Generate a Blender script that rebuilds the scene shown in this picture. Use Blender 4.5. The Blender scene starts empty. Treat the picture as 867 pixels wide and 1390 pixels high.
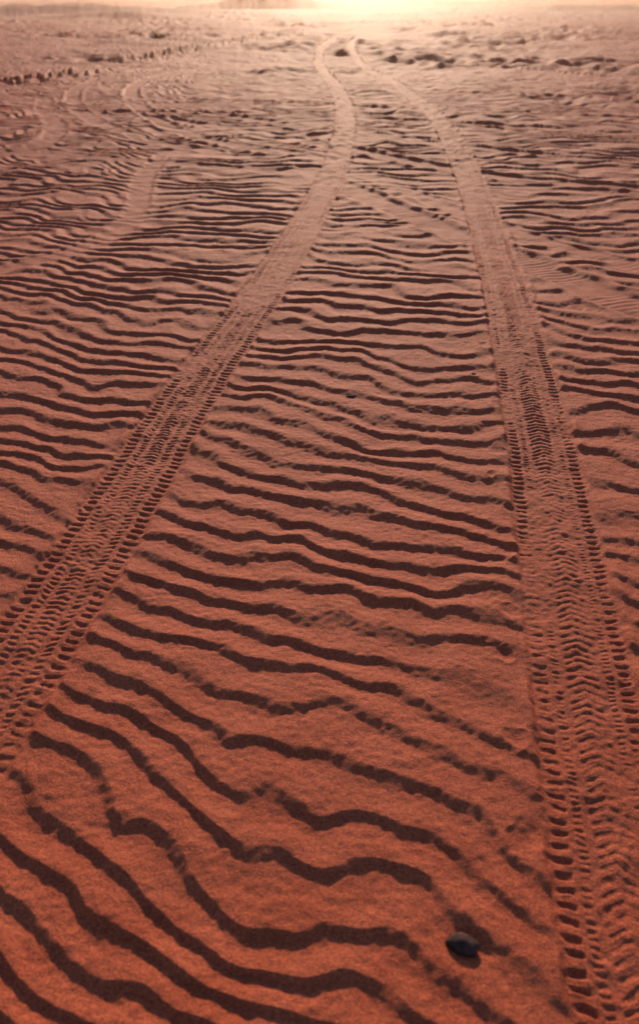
import bpy, math, numpy as np, bmesh, random
from mathutils import Vector, Matrix
random.seed(4); RNG=np.random.default_rng(11)
scene=bpy.context.scene

# ---------------------------------------------------------------- noise helpers
def make_tile(seed,n=1024,c=12.0,cplx=False):
    r=np.random.default_rng(seed)
    w=r.standard_normal((n,n))
    if cplx: w=w+1j*r.standard_normal((n,n))
    k=np.fft.fftfreq(n)
    K2=k[:,None]**2+k[None,:]**2
    F=np.exp(-K2*(2*math.pi*c*0.5)**2/2)
    z=np.fft.ifft2(np.fft.fft2(w)*F)
    if not cplx: z=z.real
    z=z/np.sqrt(np.mean(np.abs(z)**2))
    return (z.astype(np.complex64) if cplx else z.astype(np.float32)),n,c
def samp(t,u,v):
    z,n,c=t
    u=u*c; v=v*c
    iu=np.floor(u); iv=np.floor(v)
    fu=(u-iu).astype(np.float32); fv=(v-iv).astype(np.float32)
    iu=iu.astype(np.int64)%n; iv=iv.astype(np.int64)%n
    i2=(iu+1)%n; j2=(iv+1)%n
    return (z[iu,iv]*(1-fu)*(1-fv)+z[i2,iv]*fu*(1-fv)+z[iu,j2]*(1-fu)*fv+z[i2,j2]*fu*fv)
T1=make_tile(1);T2=make_tile(2);T3=make_tile(3);TC=make_tile(7,cplx=True);TC2=make_tile(9,cplx=True)
def sstep(a,b,x):
    t=np.clip((x-a)/(b-a),0,1); return t*t*(3-2*t)

# ---------------------------------------------------------------- tyre track centre lines (metres on the ground)
LT=np.array([(-6,-1.30),(-2,-1.10),(0.3,-.95),(1.25,-.885),(1.67,-.834),(1.95,-.790),(2.3,-.762),(3.08,-.670),(3.97,-.572),(5.4,-.340),(7.45,-.095),
 (9.93,.160),(12.84,.327),(15.5,.39),(19.4,.315),(23.3,.14),(28.95,-.03),(38.1,.07),(46.9,.87),(60,2.6),(80,6.5),(110,14),(160,30)])
RT=np.array([(-6,.15),(-2,.35),(0.3,.52),(1.25,.594),(1.67,.655),(1.95,.695),(2.3,.736),(3.08,.849),(3.97,.948),(5.4,1.102),(7.45,1.290),
 (9.93,1.479),(12.84,1.605),(15.5,1.621),(19.4,1.506),(23.3,1.29),(28.95,1.06),(38.1,1.06),(46.9,1.80),(60,3.6),(80,7.5),(110,15),(160,31)])
class Track:
    def __init__(s,P):
        dd=np.concatenate([np.arange(P[0,0],30,.05),np.arange(30,P[-1,0],.5)])
        xs=np.interp(dd,P[:,0],P[:,1])
        for it in range(60):
            xs[1:-1]=xs[1:-1]*.5+.25*(xs[:-2]+xs[2:])
        s.d=dd;s.x=xs
        sl=np.gradient(xs,dd)
        for it in range(80): sl[1:-1]=.5*sl[1:-1]+.25*(sl[:-2]+sl[2:])
        s.sl=sl
        s.S=np.concatenate([[0],np.cumsum(np.sqrt(np.diff(dd)**2+np.diff(xs)**2))])
    def st(s,X,D):
        xc=np.interp(D,s.d,s.x); sl=np.interp(D,s.d,s.sl); S=np.interp(D,s.d,s.S)
        ca=1/np.sqrt(1+sl*sl); dx=X-xc
        return dx*ca, S+dx*sl*ca
TL=Track(LT); TR=Track(RT)

def pulse(ph,duty,soft=.26):
    ph=ph-np.floor(ph)
    c=np.abs(ph-.5)*2
    return 1-sstep(duty-soft,duty+soft,c)
def tread(t,s,kind):
    """1 where a rubber block pressed the sand down, 0 where sand stands proud"""
    a=np.abs(t); out=np.zeros_like(t)
    if kind==0:
        sh=sstep(.080,.090,a)*(1-sstep(.112,.132,a))
        out+=1.3*sh*pulse(s/.038+ (a-.1)*6*np.sign(t)*0.6+.25*np.sign(t),.38)
        mid=sstep(.038,.046,a)*(1-sstep(.062,.073,a))
        out+=.7*mid*pulse(s/.026-(a)*13+.5*(t>0),.5,.3)
        ce=(1-sstep(.020,.031,a))
        out+=.7*ce*pulse(s/.026+a*16,.5,.3)
    else:
        sh=sstep(.086,.095,a)*(1-sstep(.114,.134,a))
        out+=1.3*sh*pulse(s/.036-(a-.1)*5+.35*(t>0),.38)
        mid=sstep(.055,.061,a)*(1-sstep(.073,.081,a))
        out+=.5*mid*pulse(s/.019-a*9,.5,.3)
        ce=(1-sstep(.032,.048,a))
        out+=.8*ce*pulse(s/.031+a*20,.42,.28)
    return out

RUTS=[ # points (x,d), width, depth, strength
 ([(-.1,9.9),(.15,9.08),(.643,7.88),(1.096,6.83),(1.44,5.94),(1.85,4.9),(2.5,3.6),(3.4,2.0)],.30,.020,1.5),
 ([(5,4.0),(3.4,4.6),(2.5,5.3),(1.7,6.6),(1.3,7.3),(.75,8.9),(-.2,10.9),(-2,14)],.2,.010,1),
 ([(-3,15),(.3,11.2),(.84,10.5),(1.475,9.5),(2.84,8.64),(6,7.5),(12,6)],.28,.028,1.3),
 ([(-2,15),(.6,12.4),(1.5,11.3),(3.0,10.2),(6,9.3),(12,8)],.24,.022,1),
 ([(-8,16),(-2,14.9),(.48,14.05),(2.2,13.1),(4,12.48),(9,11)],.28,.028,1.2),
 ([(-7,18),(-2,16.9),(.48,15.7),(2.2,14.6),(4.5,14),(9,12.9)],.28,.026,1.2),
 ([(0,19),(2.2,18.1),(5,16.6),(9,15.9),(14,15)],.26,.03,1.2),
 ([(3,27),(5,24.5),(7,21),(11,19),(18,18)],.3,.04,1),
 ([(-9,11.9),(-3.6,11.2),(-1.5,10.3),(-.02,9.49),(1.2,9.0),(4,8.0)],.24,.010,1),
 ([(-12,18.2),(-6.17,19.75),(-5.6,24),(-5.1,30.8),(-3.6,38),(0,60)],.6,.15,1.4),
 ([(-12,16.4),(-7,18.4),(-4.4,21.5),(-4.2,30.8),(-2.6,38),(1,60)],.4,.05,1),
 ([(-3.2,26),(-3.86,21.2),(-3.23,17.2),(-2.36,14.05),(-1.56,12.1),(-.1,10.7)],.27,.026,1.2),
 ([(-4.4,24),(-4.9,20.5),(-4.0,16.2),(-3.2,14.0),(-2.3,12.1),(-1,11.0)],.25,.018,.8),
 ([(-4.6,17),(-4.09,15),(-3.3,12.84),(-3.19,11.5),(-3.45,10.7),(-5,9.7)],.27,.020,.7),
 ([(-1.7,11.0),(-1.75,9.28),(-1.42,7.73),(-1.53,6.71),(-1.94,6.0),(-3,5.2)],.20,.010,.7),
]
DENTS=[(.545,2.22),(.50,2.02),(.56,1.88),(.47,1.68),(.52,1.52),(.60,2.55),(.66,2.85),(.70,3.3),(.64,3.1),(.78,3.75),(.72,4.1),(.44,1.38),(1.32,4.6),(1.45,5.1),(.9,5.0),(.83,4.5)]
def densify(P,n=14):
    P=np.array(P,float); t=np.arange(len(P)); 
    tt=np.linspace(0,len(P)-1,(len(P)-1)*n+1)
    out=np.stack([np.interp(tt,t,P[:,0]),np.interp(tt,t,P[:,1])],1)
    for _ in range(n*4):
        out[1:-1]=.5*out[1:-1]+.25*(out[:-2]+out[2:])
    return out[::4] if len(out)>60 else out[::3]

# ---------------------------------------------------------------- height field
A0,A1=.096,.0175
def lam(d): return A0+A1*np.clip(d,0,60)
def V(d):
    dc=np.clip(d,0,60); v=np.log(A0+A1*dc)/A1
    return v+np.minimum(d,0)/A0+np.maximum(d-60,0)/(A0+A1*60)
def height(X,D):
    X=X.astype(np.float32);D=D.astype(np.float32)
    L=lam(D)
    xs=2.2*np.tanh(X/2.2)
    phi=V(D)+xs*7.6*np.exp(-np.clip(D,0,99)/3.3)
    phi+=.36*samp(T1,X/.50+13,D/.50+6)+.22*samp(T2,X/.17,D/.20+9)+.08*samp(T3,X/.06,D/.09)*sstep(10,4,D)
    leftw=sstep(.7,1.5,-X+(-.08*D))   # choppier ground left of the tracks
    phi+=leftw*(.38*samp(T3,X/.22,D/.28)+X*1.0)
    U=X/L
    z=samp(TC,U/4.2+21,phi/2.5+11)
    m=1.0-.50*leftw
    z2=samp(TC2,U/1.8+5,phi/1.4)
    z=m+z*.80+z2*(.44+.50*leftw)
    th=phi+np.angle(z)/(2*math.pi)
    th=th-np.floor(th)
    r=.28+.035*samp(T2,X/.5+3,D/.5)
    a1=th/r; b1=(th-r)/(1-r)
    prof=np.where(th<r,.5*(.5-.5*np.cos(math.pi*a1))+.5*a1,.85*(.5+.5*np.cos(math.pi*b1))+.15*(1-b1)**2)
    amp=sstep(.0,.42,np.abs(z))*(.84+.16*np.clip(1+.8*samp(T2,X/.5,D/.5),0,1.9))
    far=1-.30*sstep(14,32,D)-.4*sstep(40,90,D)
    hr=.073*np.minimum(L,.40)*far*(1-.10*sstep(4,8,D))
    ridge=(prof-.45)*amp*hr
    # small scale roughness of the sand
    rough=.00055*samp(T3,X/.045,D/.045)+.0007*samp(T1,X/.014,D/.014)+.0018*samp(T2,X/.35,D/.35)+.0011*samp(T3,X/.10+4,D/.08)
    und=.008*samp(T1,X/1.7+7,D/1.9)+.03*samp(T3,X/6,D/6)*sstep(4,12,D)
    f=sstep(8,20,D)*(1-.5*sstep(60,120,D))
    n1=samp(T1,X/.55,D/.60+3); n2=samp(T2,X/.25,D/.32)
    lump=f*(.028*n1+.022*n2)*(.65+np.clip(samp(T3,X/3,D/4),-.3,.9)) + sstep(15,40,D)*.038*samp(T2,X/1.3,D/1.5)
    h=ridge+rough
    keep=np.ones_like(h); add=np.zeros_like(h)
    # older ruts
    for P,w,dep,stg in RUTS:
        Q=densify(P)
        x0,y0=Q.min(0)-w*2;x1,y1=Q.max(0)+w*2
        m_=(X>x0)&(X<x1)&(D>y0)&(D<y1)
        idx=np.nonzero(m_)
        if idx[0].size==0: continue
        px=X[idx];py=D[idx]; best=np.full(px.shape,9e9,np.float32); bs=np.zeros_like(best); acc=0.0
        for a,b in zip(Q[:-1],Q[1:]):
            e=b-a; l2=float(e@e); l=math.sqrt(l2)
            t=np.clip(((px-a[0])*e[0]+(py-a[1])*e[1])/l2,0,1)
            dd=np.hypot(px-a[0]-t*e[0],py-a[1]-t*e[1])
            mm=dd<best; best[mm]=dd[mm]; bs[mm]=(acc+t*l)[mm]; acc+=l
        q=best/(w*.5)+.10*samp(T2,px/.12,py/.12)
        fade=np.clip(stg*(.85+.35*samp(T1,px/.9,py/.9)),.25,1)
        inside=1-sstep(.7,1.2,q)
        rim=np.exp(-((q-1.25)/.28)**2)
        wob=.20*dep*np.sin(bs*2*math.pi/.06)*inside*(py<14)*np.clip(.6+samp(T3,px/.3,py/.3),0,1)
        keep[idx]*=1-.92*inside*fade-.45*rim*fade
        add[idx]+=fade*(-dep*.5*inside+dep*.6*rim+wob*.5)
    h=h*keep+add+lump*(.45+.55*keep)+(1-keep)*.0025*samp(T2,X/.07,D/.08)
    # small foot marks beside the right-hand track
    for i,(dx,dy) in enumerate(DENTS):
        m_=(np.abs(X-dx)<.12)&(np.abs(D-dy)<.12); idx=np.nonzero(m_)
        if idx[0].size==0: continue
        e=(X[idx]-dx)*(1+.2*math.sin(i)); g=(D[idx]-dy)*.75+e*.3*math.cos(i*2)
        qq=np.hypot(e,g)*(1+.15*samp(T2,X[idx]/.02,D[idx]/.02)); rr=.019+.006*math.sin(i*3)
        h[idx]+= -.0065*np.exp(-(qq/rr)**2)+.002*np.exp(-((qq-rr*1.7)/(.4*rr))**2)
    # the two fresh tyre tracks
    for k,T in enumerate((TL,TR)):
        t,s=T.st(X,D)
        t=t+.003*samp(T1,s/.25,s*0+k)+.0018*samp(T2,X/.04,D/.04)
        a=np.abs(t); W=.133
        ins=1-sstep(W-.006,W+.014,a)
        rim=np.exp(-((a-W-.018)/.018)**2)
        tr=tread(t,s+.003*samp(T3,X/.03,D/.03),k)
        fresh=np.clip(.80+.35*samp(T3,s/.30,t/.08+k*5),.2,1.2)
        base=-.008+.004*np.cos(t/W*math.pi*.5)
        hh=base-.0039*tr*fresh*sstep(40,9,D)
        hh=hh+rough*.8+.0012*samp(T2,X/.05,D/.06)+.0006*samp(T3,X/.012,D/.012)
        hh=hh+sstep(6,12,D)*(.0055*samp(T1,X/.06,D/.13)+.006*samp(T3,X/.10,D/.35)*sstep(10,24,D))
        hh=np.where(D>18,hh-.014*sstep(18,30,D),hh)
        end=1-sstep(110,160,D)
        ins=ins*end; 
        h=h*(1-ins)+hh*ins
        wide=np.exp(-((a-.16)/.06)**2)*(1-ins)
        h=h*(1-.25*wide*end)+rim*(.003+.004*np.clip(samp(T1,s/.10,t/.1),-1,1.5)*(1+sstep(6,14,D))+.012*sstep(12,26,D))*end
    h=h+und
    # scuffed sand round the small stone
    q=np.hypot(X-.268,(D-1.13)); h=h-.005*np.exp(-(q/.035)**2)
    # distant terrain : dark mound, low dunes, far hills
    far=sstep(60,300,D)
    h=h+1.6*np.exp(-((X+7.5)/9)**2-((D-150)/4)**2)+.9*np.exp(-((X+26)/12)**2-((D-118-.5*X)/3.5)**2)+.5*np.exp(-((X+15)/5)**2-((D-72+.5*X)/2.2)**2)+.7*np.exp(-((X-34)/11)**2-((D-135)/4)**2)
    h=h+far*.35*samp(T2,X/25,D/22)
    R=np.hypot(X,D)
    hill=sstep(600,1500,R)*(30+34*samp(T1,X/420,D/420)+9*samp(T3,X/110,D/110))
    h=h+np.maximum(hill,0)
    return h
# ---------------------------------------------------------------- ground mesh
inv=np.arange(1400,9,-.68)            # rows denser close by, like a terrain LOD grid
zc=2214.0/inv; d_main=(zc-.744)/.874
d_far=np.geomspace(d_main[-1]*1.03,4000,110)
d_near=np.arange(d_main[0]-.006,-.6,-.006)[::-1]
d_back=-np.geomspace(.62,3000,90)[::-1]
D1=np.concatenate([d_back,d_near,d_main,d_far])
core=np.linspace(-.41,.41,980)
wing=.41+np.cumsum(np.geomspace(.00085,.16,170))
U1=np.concatenate([-wing[::-1],core,wing])
Wd=np.where(D1>d_main[0],D1*.874+.744,1.59+.75*(d_main[0]-D1))
X=(U1[None,:]*Wd[:,None]); D=np.repeat(D1[:,None],len(U1),1)
H=height(X,D)
nr,nc=X.shape
co=np.stack([X,D,H],-1).reshape(-1,3).astype(np.float32)
me=bpy.data.meshes.new('desert_ground')
me.vertices.add(nr*nc); me.vertices.foreach_set('co',co.ravel())
ids=np.arange(nr*nc,dtype=np.int32).reshape(nr,nc)
q=np.stack([ids[:-1,:-1],ids[:-1,1:],ids[1:,1:],ids[1:,:-1]],-1).reshape(-1,4)
me.loops.add(q.size); me.loops.foreach_set('vertex_index',q.ravel())
me.polygons.add(len(q)); me.polygons.foreach_set('loop_start',np.arange(0,q.size,4,dtype=np.int32))
me.update(calc_edges=True)
me.polygons.foreach_set('use_smooth',np.ones(len(q),dtype=bool))
ground=bpy.data.objects.new('desert_ground',me); scene.collection.objects.link(ground)
print('verts',nr*nc)

def gh(x,d): return float(height(np.array([[x]]),np.array([[d]]))[0,0])

# ---------------------------------------------------------------- materials
def newmat(n):
    m=bpy.data.materials.new(n); m.use_nodes=True; nt=m.node_tree
    return m,nt,nt.nodes,nt.links,nt.nodes['Principled BSDF']
m,nt,N,Lk,bs=newmat('red_sand')
tc=N.new('ShaderNodeTexCoord')
def noise(scale,det=2,rough=.5):
    n=N.new('ShaderNodeTexNoise'); n.inputs['Scale'].default_value=scale; n.inputs['Detail'].default_value=det; n.inputs['Roughness'].default_value=rough
    Lk.new(tc.outputs['Object'],n.inputs['Vector']); return n
def mixc(fac,a,b,bt='MIX'):
    x=N.new('ShaderNodeMix'); x.data_type='RGBA'; x.blend_type=bt
    for s,v in ((x.inputs[0],fac),(x.inputs[6],a),(x.inputs[7],b)):
        if hasattr(v,'links'): Lk.new(v,s)
        else: s.default_value=v
    return x.outputs[2]
def ramp(src,p0,p1,a=(0,0,0,1),b=(1,1,1,1)):
    r=N.new('ShaderNodeValToRGB'); r.color_ramp.elements[0].position=p0; r.color_ramp.elements[1].position=p1
    r.color_ramp.elements[0].color=a; r.color_ramp.elements[1].color=b; Lk.new(src,r.inputs[0]); return r.outputs[0]
big=noise(.9,3); med=noise(7,3); grain=noise(330,3,.8); grain2=noise(130,3,.7)
c=mixc(ramp(big.outputs[0],.3,.7),(.49,.086,.032,1),(.55,.100,.039,1))
c=mixc(ramp(med.outputs[0],.35,.7),c,(.59,.118,.048,1))
c=mixc(.95,c,ramp(grain.outputs[0],.32,.68,(.40,.34,.36,1),(1.5,1.6,1.6,1)),'MULTIPLY')
c=mixc(.7,c,ramp(grain2.outputs[0],.32,.68,(.60,.56,.58,1),(1.38,1.43,1.43,1)),'MULTIPLY')
# sand colour blends to a paler tone far away
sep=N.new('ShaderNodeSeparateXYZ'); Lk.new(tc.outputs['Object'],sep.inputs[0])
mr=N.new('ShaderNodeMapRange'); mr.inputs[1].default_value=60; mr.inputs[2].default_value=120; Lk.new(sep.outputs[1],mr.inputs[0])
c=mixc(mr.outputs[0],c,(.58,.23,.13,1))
Lk.new(c,bs.inputs['Base Color'])
bs.inputs['Roughness'].default_value=.80
bs.inputs['Specular IOR Level'].default_value=.13
bp=N.new('ShaderNodeBump'); bp.inputs['Strength'].default_value=.9; bp.inputs['Distance'].default_value=.0028; Lk.new(grain.outputs[0],bp.inputs['Height'])
bp2=N.new('ShaderNodeBump'); bp2.inputs['Strength'].default_value=.7; bp2.inputs['Distance'].default_value=.0042; Lk.new(grain2.outputs[0],bp2.inputs['Height']); Lk.new(bp.outputs[0],bp2.inputs['Normal'])
Lk.new(bp2.outputs[0],bs.inputs['Normal'])
me.materials.append(m)

sm,nt,N,Lk,b2=newmat('dark_stone')
tc=N.new('ShaderNodeTexCoord'); s1=noise(60,4)
Lk.new(ramp(s1.outputs[0],.3,.7,(.03,.015,.013,1),(.13,.05,.035,1)),b2.inputs['Base Color']); b2.inputs['Roughness'].default_value=.9; b2.inputs['Specular IOR Level'].default_value=.2
bb=N.new('ShaderNodeBump'); bb.inputs['Strength'].default_value=.8; bb.inputs['Distance'].default_value=.004; Lk.new(s1.outputs[0],bb.inputs['Height']); Lk.new(bb.outputs[0],b2.inputs['Normal'])
shm,nt,N,Lk,b3=newmat('dry_shrub'); tc=N.new('ShaderNodeTexCoord'); s2=noise(9,2)
Lk.new(ramp(s2.outputs[0],.3,.7,(.06,.045,.025,1),(.14,.11,.05,1)),b3.inputs['Base Color']); b3.inputs['Roughness'].default_value=.85

# ---------------------------------------------------------------- stones
def stone(name,x,d,sx,sy,sz,seed,sink=.3,rot=0):
    r=np.random.default_rng(seed)
    bm=bmesh.new(); bmesh.ops.create_icosphere(bm,subdivisions=4,radius=1)
    planes=[(Vector(r.standard_normal(3)).normalized(),r.uniform(.68,.95)) for _ in range(11)]
    from mathutils import noise as mn
    off=Vector(r.uniform(0,50,3))
    for v in bm.verts:
        p=v.co.copy()
        for n,k in planes:
            dd=p.dot(n)
            if dd>k: p-=n*(dd-k)*.9
        p*=1+.10*mn.noise(p*1.6+off)+.04*mn.noise(p*5+off)
        v.co=Vector((p.x*sx,p.y*sy,p.z*sz))
    bmesh.ops.rotate(bm,verts=bm.verts,matrix=Matrix.Rotation(rot,3,'Z'))
    ms=bpy.data.meshes.new(name); bm.to_mesh(ms); bm.free()
    for p in ms.polygons: p.use_smooth=True
    ms.materials.append(sm)
    o=bpy.data.objects.new(name,ms); scene.collection.objects.link(o)
    o.location=(x,d,gh(x,d)+sz*(1-2*sink)); return o
stone('stone',.268,1.13,.034,.024,.016,5,.3,-.35)
stone('pebble',.136,3.87,.022,.010,.004,8,.15,.2)

# ---------------------------------------------------------------- shrubs
def shrub(x,d,size,seed):
    r=random.Random(seed); vs=[];fs=[]
    def blade(p,q,w):
        a=(q-p); s=a.cross(Vector((r.uniform(-1,1),r.uniform(-1,1),r.uniform(-1,1)))).normalized()*w
        i=len(vs); vs.extend([p-s,p+s,q+s*.3,q-s*.3]); fs.append((i,i+1,i+2,i+3))
    for i in range(34):
        an=r.uniform(0,6.283); el=r.uniform(.15,1.1); L=size*r.uniform(.3,.75)
        dr=Vector((math.cos(an)*math.cos(el),math.sin(an)*math.cos(el),math.sin(el)*.6))
        p=Vector((0,0,-.03)); q=p+dr*L; blade(p,q,size*.010)
        for j in range(8):
            t=r.uniform(.3,1); b=p.lerp(q,t)
            dv=Vector((r.uniform(-1,1),r.uniform(-1,1),r.uniform(-.3,1))).normalized()
            blade(b,b+dv*size*r.uniform(.05,.13),size*.010)
    ms=bpy.data.meshes.new('desert_shrub'); ms.from_pydata(vs,[],fs); ms.materials.append(shm)
    o=bpy.data.objects.new('desert_shrub',ms); scene.collection.objects.link(o); o.location=(x,d,gh(x,d)); o.rotation_euler[2]=seed
for i,(x,d,s) in enumerate([(-6.4,42,.9),(-7.0,45,.6),(-8,149,1.2),(-4.5,149,.9),(-11,148,.9)]):
    shrub(x,d,s,i)

# ---------------------------------------------------------------- wind-blown dust hanging over the far flat (real volume)
hm=bpy.data.materials.new('dust_haze'); hm.use_nodes=True; nt=hm.node_tree
for nn in list(nt.nodes):
    if nn.type=='BSDF_PRINCIPLED': nt.nodes.remove(nn)
vs_=nt.nodes.new('ShaderNodeVolumeScatter'); vs_.inputs['Color'].default_value=(1,.54,.27,1); vs_.inputs['Density'].default_value=.0006; vs_.inputs['Anisotropy'].default_value=.72
nt.links.new(vs_.outputs[0],nt.nodes['Material Output'].inputs['Volume'])
bm=bmesh.new(); bmesh.ops.create_cube(bm,size=1)
hmesh=bpy.data.meshes.new('dust_haze'); bm.to_mesh(hmesh); bm.free(); hmesh.materials.append(hm)
ho=bpy.data.objects.new('dust_haze',hmesh); scene.collection.objects.link(ho)
ho.scale=(600,490,8); ho.location=(0,253,1.0)

# ---------------------------------------------------------------- light
EL=math.radians(13.5); AZ=math.radians(2.2)   # sun almost straight ahead (+Y), a touch right
sd=Vector((math.sin(AZ)*math.cos(EL),math.cos(AZ)*math.cos(EL),math.sin(EL)))
sl=bpy.data.lights.new('sun','SUN'); sl.energy=4.6; sl.angle=math.radians(1.8); sl.color=(1,.77,.54)
so=bpy.data.objects.new('sun',sl); scene.collection.objects.link(so)
so.rotation_euler=(-sd).to_track_quat('-Z','Y').to_euler(); so.location=sd*50
w=bpy.data.worlds.new('World'); scene.world=w; w.use_nodes=True
n=w.node_tree.nodes; l=w.node_tree.links; bg=n['Background']
sky=n.new('ShaderNodeTexSky'); sky.sky_type='NISHITA'; sky.sun_disc=False; sky.sun_elevation=EL; sky.sun_rotation=AZ
sky.dust_density=1; sky.ozone_density=4; l.new(sky.outputs[0],bg.inputs[0]); bg.inputs[1].default_value=.15

# ---------------------------------------------------------------- camera
cd=bpy.data.cameras.new('camera'); cam=bpy.data.objects.new('camera',cd); scene.collection.objects.link(cam)
cam.location=(0,0,1.53); cam.rotation_euler=(math.radians(90-29.0),0,0)
cd.sensor_fit='VERTICAL'; cd.sensor_height=38.5; cd.sensor_width=24; cd.lens=35; cd.clip_start=.05; cd.clip_end=20000
cd.dof.use_dof=True; cd.dof.focus_distance=3.3; cd.dof.aperture_fstop=3.5
scene.camera=cam
scene.view_settings.view_transform='Standard'; scene.view_settings.look='None'; scene.view_settings.exposure=0
